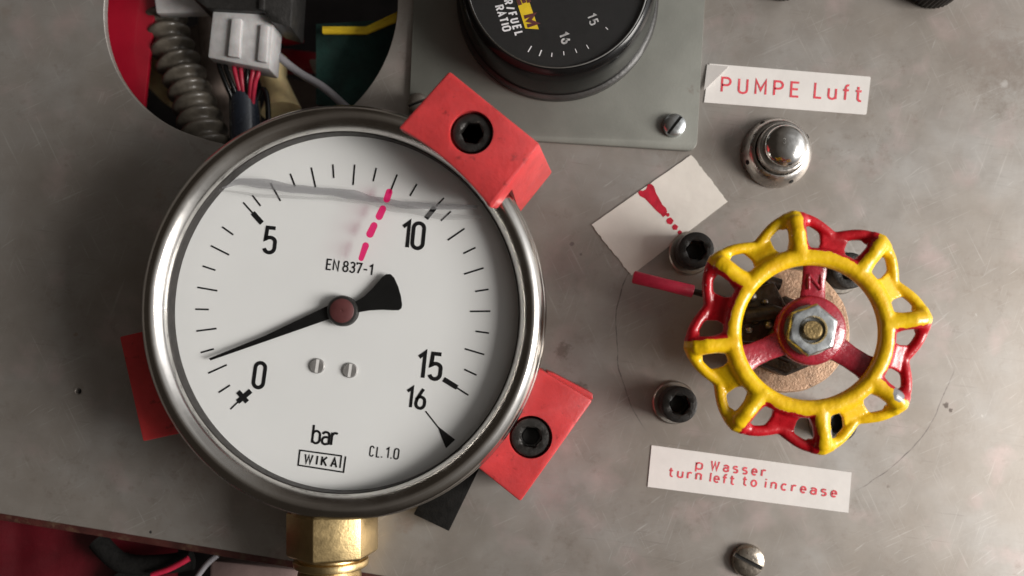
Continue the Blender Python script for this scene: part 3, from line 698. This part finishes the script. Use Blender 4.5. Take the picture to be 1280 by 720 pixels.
# black foam pad
z = 30
g = G(); g.prism(pxpoly([(561, 664), (598, 588), (555, 566), (517, 643)], z), .5, z); o = obj('foam_pad', g, RUBBER, base=(*W2(540, 610, 0), 0), bevel=1)
tagit(o, 'black square foam pad sticking out under the lower right of the gauge', 'pad')

# ================================================================ brass fitting
ax, zc = 416, 70
FT = thing('brass_fitting', 'brass hexagonal pipe fitting under the bottom of the pressure gauge', 'fitting', (*W2(ax, 690, zc), 20))
def ylathe(g, prof, px, zc, n=48, fn=None, rot=0):
    loops = []
    for r, py in prof:
        y = (FY-py)*K(zc); x0 = (px-FX)*K(zc); l = []
        for i in range(n):
            a = 2*math.pi*i/n+rot; rr = fn(a, r) if fn else r
            l.append((x0+rr*math.cos(a), y, zc+rr*math.sin(a)))
        loops.append(l)
    g.loft(loops)
hexf = lambda ro: (lambda a, r: r*math.cos(R(30))/math.cos((a-ro) % R(60)-R(30)))
ro = R(42)
g = G(); ylathe(g, [(48, 610), (48, 640)], ax, zc); obj('stem', g, BRASS, FT)
ylo = G(); loops = []
for r, py in ((50, 636), (53, 638.5), (53, 690), (49, 693.5)):
    y = (FY-py)*K(zc); x0 = (ax-FX)*K(zc)
    loops.append([(x0+r*math.cos(ro+R(60)*i), y, zc+r*math.sin(ro+R(60)*i)) for i in range(6)])
ylo.loft(loops); obj('hex_nut', ylo, BRASS, FT, bevel=1.2)
g = G(); ylathe(g, [(38, 688), (38, 697), (43, 698), (44, 701), (43, 706), (40, 708)], ax-2, zc-4, 56); obj('union_collar', g, BRASS, FT)
g = G(); ylathe(g, [(34, 705), (37, 716), (37, 760), (34, 762)], ax-4, zc-10, 56); obj('pipe_end', g, DULLBRASS, FT)
# ================================================================ VALVE with handwheel
VC = W(988, 413, 60)
VB = thing('valve', 'bronze valve with a round rough flange seen behind the red and yellow handwheel', 'valve', (VC.x, VC.y, 0))
fc = W(985, 413, 72)
def rough(a, r, z): return r+1.0*mnoise.noise(Vector((math.cos(a)*3, math.sin(a)*3, z*.1)))*2
g = G(); g.lathe([(60, .5), (60, 50), (70, 56), (73, 60), (73, 69), (71, 72), (40, 72.5), (39, 74)], (fc.x, fc.y, 0), 96, fn=rough); obj('flange', g, BRONZE, VB, angle=50)
bc = W(985, 420, 100)
g = G(); g.lathe([(46, 70), (46, 92), (42, 98), (30, 100), (29, 118), (24, 122)], (bc.x, bc.y, 0), 8); obj('bonnet', g, DARKMETAL, VB, bevel=1.5)
g = G(); g.tube([W(990, 417, 112), W(1016, 412, 150)], 15, 6); obj('packing_nut', g, DARKMETAL, VB, bevel=1)
g = G(); g.tube([W(985, 420, 70), W(1016, 412, 178)], 9, 24); obj('stem', g, DULLBRASS, VB)
# dark clamp and little screws left of the bonnet
g = G(); g.prism(pxpoly([(925, 365), (968, 352), (985, 385), (985, 425), (930, 428), (918, 400)], 118), 74, 118); lk = obj('lock_bracket', g, DARKMETAL, VB, bevel=3)
g = G(); g.tube([W(930, 395, 122), W(965, 390, 124), W(990, 400, 126)], 9, 16); obj('cross_pin', g, DARKMETAL, lk)
for px, py, r in ((941, 371, 5.2), (957, 377, 3.5), (945, 399, 6.4), (937, 412, 4.0), (925, 417, 3.6), (962, 405, 5)):
    c = W(px, py, 124); g = G(); g.lathe([(r, 116), (r, 122), (r*.7, 125), (r*.3, 126)], (c.x, c.y, 0), 20); obj('lock_screw', g, CASE if r != 6.4 else DARKMETAL, lk)
g = G(); q = [W(975, 356, 96), W(955, 350, 96), W(928, 362, 96)]; g.tube(q, 7, 12); obj('cross_pin', g, DARKMETAL, lk)
# red sleeved lever
LV = thing('red_sleeved_rod', 'thin metal rod with a red rubber sleeve pointing from the tape to the valve', 'rod', (*W2(830, 357, 60), 40))
p0, p1 = W(791, 346, 66), W(867, 364.5, 72)
g = G(); dd = (p1-p0)
g.tube([p0, p0+dd*.01, p0+dd*.03, p0+dd*.5, p0+dd*.98, p1-dd*.005, p1], [5.0, 7.0, 7.6, 7.2, 7.6, 7.0, 4.6], 20); obj('sleeve', g, REDSLEEVE, LV)
g = G(); g.tube([p1-dd*.05, W(888, 369.5, 76), W(935, 383, 92)], [3.6, 4.2, 4.5], 12); obj('rod_core', g, DARKMETAL, LV)
# flange screws
sg = 'black socket head screws round the valve'
for px, py, zz, lb in ((870.5, 312.5, 42, 'black socket head screw touching the torn cream tape'), (849.5, 506, 42, 'black socket head screw left of the handwheel above the water label'),
                   (1063, 338, 38, 'black socket head screw seen through the red upper bay of the handwheel'), (1050, 530, 36, 'black socket head screw mostly hidden under the lower edge of the handwheel')):
    socket_screw('socket_head_screw', lb, px, py, zz, 22, group=sg, depth=27, hole=.50, washer=27)

# handwheel
HZ = 160.0; hk = K(HZ); HC = W(1012, 416, HZ)
HW = thing('handwheel', 'scalloped valve handwheel painted yellow with red bays and three dark red spokes', 'handwheel', (HC.x, HC.y, HZ-20))
LOB = [7+45*i for i in range(8)]
g = G()
def hp(r, a, z=0): return Vector((HC.x+r*hk*math.cos(a), HC.y+r*hk*math.sin(a)*.985, HZ+z))
g.ring_tube([hp(96.8, 2*math.pi*i/120) for i in range(120)], 9.0, 16, 1.10)
def rimr(a):
    d = abs(math.cos(4*(a-R(7)))); return 127.5+20.5*d**1.3, -12+4*d
N = 240
g.ring_tube([hp(rimr(2*math.pi*i/N)[0], 2*math.pi*i/N, rimr(2*math.pi*i/N)[1]) for i in range(N)], 6.2, 12)
for i, L_ in enumerate(LOB):
    a = R(L_)
    g.tube([hp(96, a, -5), hp(105, a, -2.5), hp(118, a, 0), hp(130, a, 1), hp(141, a, -2), hp(148, a, -9)], [15, 12.5, 9.8, 9.8, 10.6, 9.2], 16)
    # tangential shoulder at the tip
    g.tube([hp(141, a-R(7.5), -10), hp(145.5, a-R(4), -7), hp(147, a, -6), hp(145.5, a+R(4), -7), hp(141, a+R(7.5), -10)], [6, 8.2, 9.4, 8.2, 6], 14)
    b = R(L_+22.5)
    ca, sa = math.cos(b), math.sin(b)
    for (r0, r1, z0, z1_) in ((98, 130, -1, -12),):
        w0, w1 = 16.5, 19; vs = []
        for rr, zz, ww in ((r0, z0, w0+4), ((r0+r1)/2, (z0+z1_)/2+1, w0-1), (r1, z1_, w1)):
            for tx, tz in ((-1, -3.5), (1, -3.5), (1, 3.5), (-1, 3.5)):
                p = hp(rr, b, zz+tz); p.x -= sa*tx*ww*hk; p.y += ca*tx*ww*hk; vs.append(p)
        g.loft([vs[0:4], vs[4:8], vs[8:12]])
def wheel_paint():
    m = M('yellow_and_red_enamel'); sx = m.n('SeparateXYZ'); m.l(m.c, sx.inputs[0])
    w1 = m.noise(16, 4, .6); w2 = m.noise(13, 4, .6, off=(20, 4, 7))
    x = m.math('ADD', sx.outputs[0], m.math('MULTIPLY_ADD', w1, 9, -4.5)); y = m.math('ADD', sx.outputs[1], m.math('MULTIPLY_ADD', w2, 9, -4.5))
    r = m.math('SQRT', m.math('ADD', m.math('MULTIPLY', x, x), m.math('MULTIPLY', y, y)))
    an = m.math('ARCTAN2', y, x)
    # four red bays centred 74.5 + 90 n degrees
    dv = m.math('ABSOLUTE', m.math('SUBTRACT', m.math('FLOORED_MODULO', m.math('SUBTRACT', an, R(74.5-45)), math.pi/2), math.pi/4))
    arcw = m.math('MULTIPLY', dv, r)
    half = m.math('MULTIPLY_ADD', r, R(22.5), -7.5*hk)
    inb = m.math('MULTIPLY', m.math('LESS_THAN', arcw, half), m.math('GREATER_THAN', r, 102.5*hk))
    yel = m.ramp(m.noise(20, 5), [(.3, (.84, .48, .004)), (.7, (.93, .61, .006))]); red = m.ramp(m.noise(18, 4), [(.3, (.42, .004, .010)), (.7, (.60, .008, .018))])
    # grime worn into the yellow
    yel = m.mix(m.math('MULTIPLY', m.ramp(m.noise(26, 8, .7, off=(2, 6, 1)), [(.58, 0), (.8, 1)]), .45), yel, (.36, .22, .02))
    c = m.mix(inb, yel, red)
    chip = None
    for px, py, rr in ((1120, 492.5, 7.2), (1041, 541, 6.3), (1043, 533, 4.5)):
        q = W(px, py, HZ)-BASE[HW.name]
        dx = m.math('SUBTRACT', x, q.x); dy = m.math('SUBTRACT', y, q.y)
        d = m.math('LESS_THAN', m.math('SQRT', m.math('ADD', m.math('MULTIPLY', dx, dx), m.math('MULTIPLY', dy, dy))), rr)
        chip = d if chip is None else m.math('MAXIMUM', chip, d)
    chip = m.math('MAXIMUM', chip, m.ramp(m.noise(7, 6, .7, off=(8, 8, 2)), [(.695, 0), (.705, 1)]))
    c = m.mix(chip, c, (.25, .25, .26)); m.set(color=c, rough=m.math('MULTIPLY_ADD', w1, .25, .16), coat=.25)
    m.p.inputs['Coat Roughness'].default_value = .22
    m.bump(m.math('ADD', m.math('MULTIPLY', m.noise(9, 3), 1.0), m.math('ADD', m.math('MULTIPLY', m.noise(2.2, 3), .04), m.math('ADD', m.math('MULTIPLY', inb, .5), m.math('MULTIPLY', chip, -.7)))), 1.6, .6); return m.m
rim = obj('rim', g, wheel_paint(), HW)
md = rim.modifiers.new('r', 'REMESH'); md.mode = 'VOXEL'; md.voxel_size = 1.35*U
ms = rim.modifiers.new('s', 'SMOOTH'); ms.factor = .5; ms.iterations = 9
mm_ = rim.data.materials[0]; apply_mods(rim); rim.data.materials.clear(); rim.data.materials.append(mm_)
rim.data.polygons.foreach_set('use_smooth', [True]*len(rim.data.polygons)); rim.data.update()
# hub and spokes
hz = HZ-2
hcx = W(1016, 413, hz)
g = G(); g.lathe([(36, hz-22), (38, hz-8), (37, hz-3), (34, hz-.5), (20, hz)], (hcx.x, hcx.y, 0), 64); obj('hub', g, REDPAINT, HW)
for a in (86, -34, 203):
    g = G(); ca, sa = math.cos(R(a)), math.sin(R(a)); loops = []
    for r, w, z, th in ((30, 17, hz-8, 5), (44, 13.5, hz-9, 4), (60, 12.5, hz-9, 4), (78, 13, hz-7, 4), (92, 16, hz-4, 4)):
        p = Vector((hcx.x+r*hk*ca, hcx.y+r*hk*sa, z)); l = []
        for k in range(16):
            t_ = 2*math.pi*k/16; u_ = math.copysign(abs(math.cos(t_))**.55, math.cos(t_)); v_ = math.copysign(abs(math.sin(t_))**.7, math.sin(t_))
            l.append((p.x-sa*w*u_, p.y+ca*w*u_, p.z+th*v_))
        loops.append(l)
    g.loft(loops); sp = obj('spoke', g, REDPAINT, HW)
    if a == 86:
        o_ = Vector((hcx.x+61*hk*ca, hcx.y+61*hk*sa, hz-4.9)); g = G()
        for q0, q1 in (((-6.5, -8), (-6.5, 8)), ((-6.5, 8), (6.5, -8)), ((6.5, -8), (6.5, 8))):
            g.tube([o_+Vector((*q0, 0)), o_+Vector((*q1, 0))], 2.0, 10)
        obj('cast_letter', g, REDPAINT, sp)
nz_ = hz+14; nc = W(1016.5, 412.5, nz_)
g = G(); g.lathe([(27, hz-.2), (27, hz+2.2), (26, hz+2.8)], (nc.x, nc.y, 0), 48); obj('nut_washer', g, CASE, HW)
hn = lambda a, r, z: r*math.cos(R(30))/math.cos((a-R(20)) % R(60)-R(30))
g = G(); n = 72; loops = []
for r, z, hx in ((28.5, hz+2.5, 1), (28.5, nz_-2.6, 1), (26.6, nz_-.7, .85), (24.6, nz_, .45), (23, nz_+.1, 0), (15.5, nz_, 0), (14, nz_-1.5, 0), (13.6, nz_-10, 0)):
    loops.append([(nc.x+(hn(2*math.pi*i/n, r, 0)*hx+r*(1-hx)*.98)*math.cos(2*math.pi*i/n), nc.y+(hn(2*math.pi*i/n, r, 0)*hx+r*(1-hx)*.98)*math.sin(2*math.pi*i/n), z) for i in range(n)])
g.loft(loops, True, True); nut = obj('hex_nut', g, ZINC, HW, angle=25)
g = G(); g.lathe([(10.5, hz), (10.5, nz_-3), (9.6, nz_), (7.5, nz_+2), (4, nz_+3), (.5, nz_+3.4)], (nc.x+.5, nc.y-.5, 0), 36); obj('spindle_end', g, DULLBRASS, HW)

# ================================================================ inside the round opening
def place(name, g, m, label, cat, base, **k):
    o = obj(name, g, m, base=base, **k); tagit(o, label, cat); return o
Z = -70
g = G(); g.prism(pxpoly([(60, -160), (199, -160), (195, 0), (188, 60), (176, 170), (60, 170)], Z), Z-8, Z)
place('red_sheet', g, REDSHEET, 'flat glossy red painted sheet behind the left edge of the round opening', 'metal sheet', W(120, 0, Z), bevel=1)
# corrugated conduit
g = G(); pts = []; rad = []
key = [Vector(W(200, -60, -100)), Vector(W(205, 10, -95)), Vector(W(214, 55, -90)), Vector(W(232, 100, -85)), Vector(W(248, 145, -75)), Vector(W(268, 205, -60)), Vector(W(300, 270, -60))]
def crom(P, n):
    out = []
    for i in range(1, len(P)-2):
        for j in range(n):
            t = j/n; a, b, c_, d = P[i-1:i+3]
            out.append(.5*((2*b)+(c_-a)*t+(2*a-5*b+4*c_-d)*t*t+(3*b-a-3*c_+d)*t**3))
    out.append(P[-2].copy()); return out
pts = crom([key[0]]+key+[key[-1]], 44); acc = 0
for i, p in enumerate(pts):
    if i: acc += (p-pts[i-1]).length
    s_ = math.sin(acc*2*math.pi/22.0); rad.append(25+(5.2+1.2*math.sin(acc*.05))*math.copysign(abs(s_)**.75, s_)+1.0*math.sin(acc*.031))
g.tube(pts, rad, 28); place('corrugated_hose', g, CONDUIT, 'greyish ribbed flexible conduit running down inside the round opening', 'hose', W(205, 0, -140))
g = G(); g.tube(crom([W(265, -60, -150), W(262, -40, -150), W(268, 60, -140), W(278, 130, -120), W(296, 230, -90), W(296, 240, -90)], 12), [19]*49 if False else 19, 20)
place('brown_sleeve_hose', g, FILM, 'soft brown grey sleeve between the ribbed conduit and the plug', 'hose', W(265, -20, -160))
g = G(); g.tube(crom([W(240, 40, -190), W(250, 50, -190), W(272, 110, -170), W(300, 230, -120), W(300, 240, -120)], 10), 34, 20)
place('brown_cable_cover', g, FILM, 'wide brown grey cable cover far behind the ribbed conduit', 'cable cover', W(250, 50, -220))
g = G(); g.prism(rounded(pxpoly([(178, 55), (200, 60), (212, 82), (222, 125), (206, 130), (180, 105)], -170), 12, (1, 2, 3)), -200, -170)
place('cream_bracket', g, CREAM, 'cream plastic bracket showing left of the ribbed conduit', 'bracket', W(200, 95, -200), bevel=4)
g = G(); g.prism(pxpoly([(186, -60), (272, -60), (262, 16), (196, 18)], -55), -70, -52)
place('grey_cable_clip', g, GREYPL, 'pale grey plastic clip at the top of the ribbed conduit', 'clip', W(230, 0, -70), bevel=3)
# connector
PL = thing('wire_plug', 'milky white plug pushed into a black socket inside the round opening', 'plug', W(300, 50, -60))
def box4(px, z0, z1): g = G(); g.prism(pxpoly(px, z1), z0, z1); return g
body = obj('plug_body', box4([(266, 8), (343, 14), (337, 87), (259, 72)], -62, -20), GREYPL, PL, bevel=3)
obj('latch_rib', box4([(289, 22), (302, 23), (299, 72), (284, 70)], -22, -14), GREYPL, PL, bevel=2)
obj('latch_rib', box4([(325, 30), (336, 31), (333, 78), (321, 76)], -22, -15), GREYPL, PL, bevel=2)
SK = thing('black_socket', 'black plastic socket housing above the milky plug', 'socket', W(300, -10, -60))
obj('socket_body', box4([(236, -60), (370, -60), (364, 35), (338, 27), (330, 14), (258, 10), (240, -2)], -70, -8), BLACKPL, SK, bevel=3)
obj('socket_rib', box4([(326, -60), (333, -60), (330, 12), (323, 10)], -10, -4), BLACKPL, SK, bevel=1)
WG = 'thin wires leaving the milky plug'
for k, (x0, x1, m, lb) in enumerate(((273, 290, BLACKGL, 'outermost left black wire under the milky plug'), (281, 297, BLACKGL, 'second black wire from the left under the milky plug'), (292, 302, REDSLEEVE, 'leftmost red wire under the milky plug'), (300, 305, REDSLEEVE, 'second red wire from the left under the milky plug'), (308, 309, BLACKGL, 'black wire between the red wires under the milky plug'),
                           (315, 312, REDSLEEVE, 'third red wire from the left under the milky plug'), (322, 316, REDSLEEVE, 'rightmost red wire under the milky plug'))):
    y0 = 72+(x0-260)*.18; g = G(); g.tube(crom([W(x0-1, y0-14, -40), W(x0, y0-8, -40), W(x0+1, y0+8, -40), W((x0+x1)/2, 103, -42), W(x1, 124, -50), W(x1, 140, -56), W(x1, 150, -56)], 6), 3.2, 10)
    o = place('wire', g, m, lb, 'wire', W(x0, 90, -60)); o['group'] = WG
g = G(); g.tube([W(305, 112, -62), W(305, 114, -62), W(306, 140, -62), W(308, 210, -62)], [14, 19, 20, 20], 24)
place('blue_black_sleeve', g, BLUEBLK, 'shiny blue black sleeve gathering the plug wires', 'sleeve', W(306, 150, -85))
g = G(); g.tube(crom([W(320, 135, -58), W(321, 125, -58), W(327, 111, -56), W(334, 122, -56), W(336, 170, -58), W(336, 180, -58)], 8), 3.6, 10)
place('black_cord_loop', g, BLACKGL, 'thin black cord loop right of the blue black sleeve', 'cord', W(328, 140, -62))
# cream fitting
g = G(); g.tube([W(330, 66, -130), W(340, 78, -130), W(342, 100, -128), W(350, 122, -125), W(352, 140, -120)], [14, 22, 18, 20, 28], 20)
place('cream_fitting', g, CREAM, 'cream plastic fitting with rounded shoulders beside the pale cable', 'fitting', W(342, 100, -160))
g = G(); g.tube(crom([W(320, 40, -60), W(335, 58, -60), W(370, 88, -58), W(408, 112, -52), W(448, 150, -45), W(460, 170, -45)], 12), 5.2, 14)
place('pale_cable', g, WCABLE, 'pale plastic cable running diagonally to the gauge rim', 'cable', W(390, 100, -65))
g = G(); g.prism(pxpoly([(340, -40), (366, -40), (377, 50), (352, 54), (342, 40)], -150), -165, -150); place('red_strut', g, REDSHEET, 'upright red strip just right of the black socket', 'strut', W(360, 10, -165), bevel=2)
g = G(); g.prism(pxpoly([(340, 58), (420, 68), (424, 84), (345, 88)], -190), -215, -190); place('red_crossbar', g, REDSHEET, 'dark red crossbar behind the pale cable', 'bar', W(380, 75, -215), bevel=3)
g = G(); g.prism(rounded(pxpoly([(385, 73), (418, 76), (414, 96), (392, 92)], -170), 6, (0, 1, 2, 3)), -190, -170); place('grey_connector', g, basic('grey_tan', (.3, .27, .24), .5), 'small grey plastic piece on the dark red crossbar', 'connector', W(400, 85, -190), bevel=4)
g = G(); g.prism(pxpoly([(345, 95), (430, 110), (440, 190), (330, 190)], -240), -255, -240); place('brown_board', g, basic('brown_board', (.15, .12, .105), .6), 'dull brown board below the pale cable', 'board', W(390, 140, -255))
# green cloth with yellow trim: gently waved sheets
def cloth(x0, x1, ya, yb, z, amp, nx=40, ny=16):
    g = G(); vs = []
    for j in range(ny+1):
        for i in range(nx+1):
            u = i/nx; v = j/ny; x = x0+(x1-x0)*u; y = ya(u)*(1-v)+yb(u)*v
            zz = z+amp*math.sin(u*6+v*2)+amp*.6*math.sin(v*7+u*3); vs.append(W(x, y, zz))
    n = len(vs); fs = [(j*(nx+1)+i, j*(nx+1)+i+1, (j+1)*(nx+1)+i+1, (j+1)*(nx+1)+i) for j in range(ny) for i in range(nx)]
    g.add(vs, fs); g.add([v-Vector((0, 0, 4)) for v in vs], [f[::-1] for f in fs]); return g
CL = thing('green_cloth', 'dark green cloth with a yellow trim behind the right side of the opening', 'cloth', W(450, 50, -230))
obj('cloth_fold', cloth(395, 560, lambda u: 30-10*u, lambda u: 130+10*u, -75, 6), GREEN, CL)
obj('yellow_trim', cloth(403, 560, lambda u: 33 if u < .35 else 33-75*(u-.35), lambda u: 41.5+2*u if u < .35 else 42-64*(u-.35), -58, 2, 40, 3), YCLOTH, CL)
g = G(); g.prism(rounded(pxpoly([(455, 88), (500, 84), (500, 120), (458, 112)], -150), 8, (0, 3)), -170, -150); place('white_hose_end', g, basic('greyish_white', (.42, .44, .42), .5), 'pale grey piece at the lower right edge of the round opening', 'hose end', W(470, 100, -170), bevel=5)
g = G(); g.prism(pxpoly([(400, 98), (452, 92), (462, 150), (395, 150)], -165), -190, -165); place('black_box', g, BLACKPL, 'black box low in the opening right of the pale cable', 'box', W(430, 130, -190), bevel=4)
# ================================================================ below the panel edge
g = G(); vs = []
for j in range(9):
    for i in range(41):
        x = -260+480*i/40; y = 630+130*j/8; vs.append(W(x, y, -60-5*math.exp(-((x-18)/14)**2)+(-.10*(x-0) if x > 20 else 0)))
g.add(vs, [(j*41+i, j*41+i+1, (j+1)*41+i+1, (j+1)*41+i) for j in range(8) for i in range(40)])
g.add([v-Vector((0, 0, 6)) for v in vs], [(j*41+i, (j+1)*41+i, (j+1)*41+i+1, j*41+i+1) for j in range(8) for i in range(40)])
place('red_body_sheet', g, basic('red_paint_with_shade', (.075, .002, .006), .45, 0, .25, 60, .5, 14, coat=.15), 'red body panel painted darker for shade below the lower left edge', 'metal sheet', W(60, 700, -80))  # darker copy of the body red, shade under the edge put into the colour
g = G(); g.tube(crom([W(110, 660, -50), W(122, 676, -48), W(150, 702, -44), W(190, 706, -44), W(240, 700, -44), W(270, 690, -50)], 12), 13, 20)
HS = place('black_hose', g, RUBBER, 'black rubber hose curving under the panel edge', 'hose', W(180, 700, -60))
g = G(); g.tube([W(150, 716, -66), W(165, 735, -66), W(200, 770, -66)], [22, 30, 34], 20); place('black_boot', g, RUBBER, 'thick black rubber boot below the curved hose', 'rubber boot', W(165, 735, -90))
g = G(); g.tube(crom([W(180, 728, -24), W(190, 719, -24), W(212, 711, -22), W(236, 698, -22), W(246, 690, -30)], 8), 3.8, 12); place('red_wire', g, REDSLEEVE, 'bright red wire crossing the black hose below the panel', 'wire', W(210, 712, -28))
g = G(); g.tube(crom([W(238, 735, -30), W(246, 722, -30), W(258, 706, -28), W(272, 694, -30), W(285, 690, -40)], 8), 3.6, 12); place('pale_wire', g, WCABLE, 'short pale wire beside the pinkish box under the panel', 'wire', W(255, 712, -36))
g = G(); g.prism(pxpoly([(262, 700), (375, 712), (375, 790), (258, 790)], -60), -90, -60); place('pinkish_box', g, PINKGREY, 'pinkish grey box under the panel left of the brass fitting', 'box', W(310, 730, -90), bevel=5)
g = G(); g.prism(pxpoly([(-300, 690), (800, 690), (800, 900), (-300, 900)], -150), -170, -150); o = obj('lower_shelf', g, DARKIN); tagit(o, kind='structure')
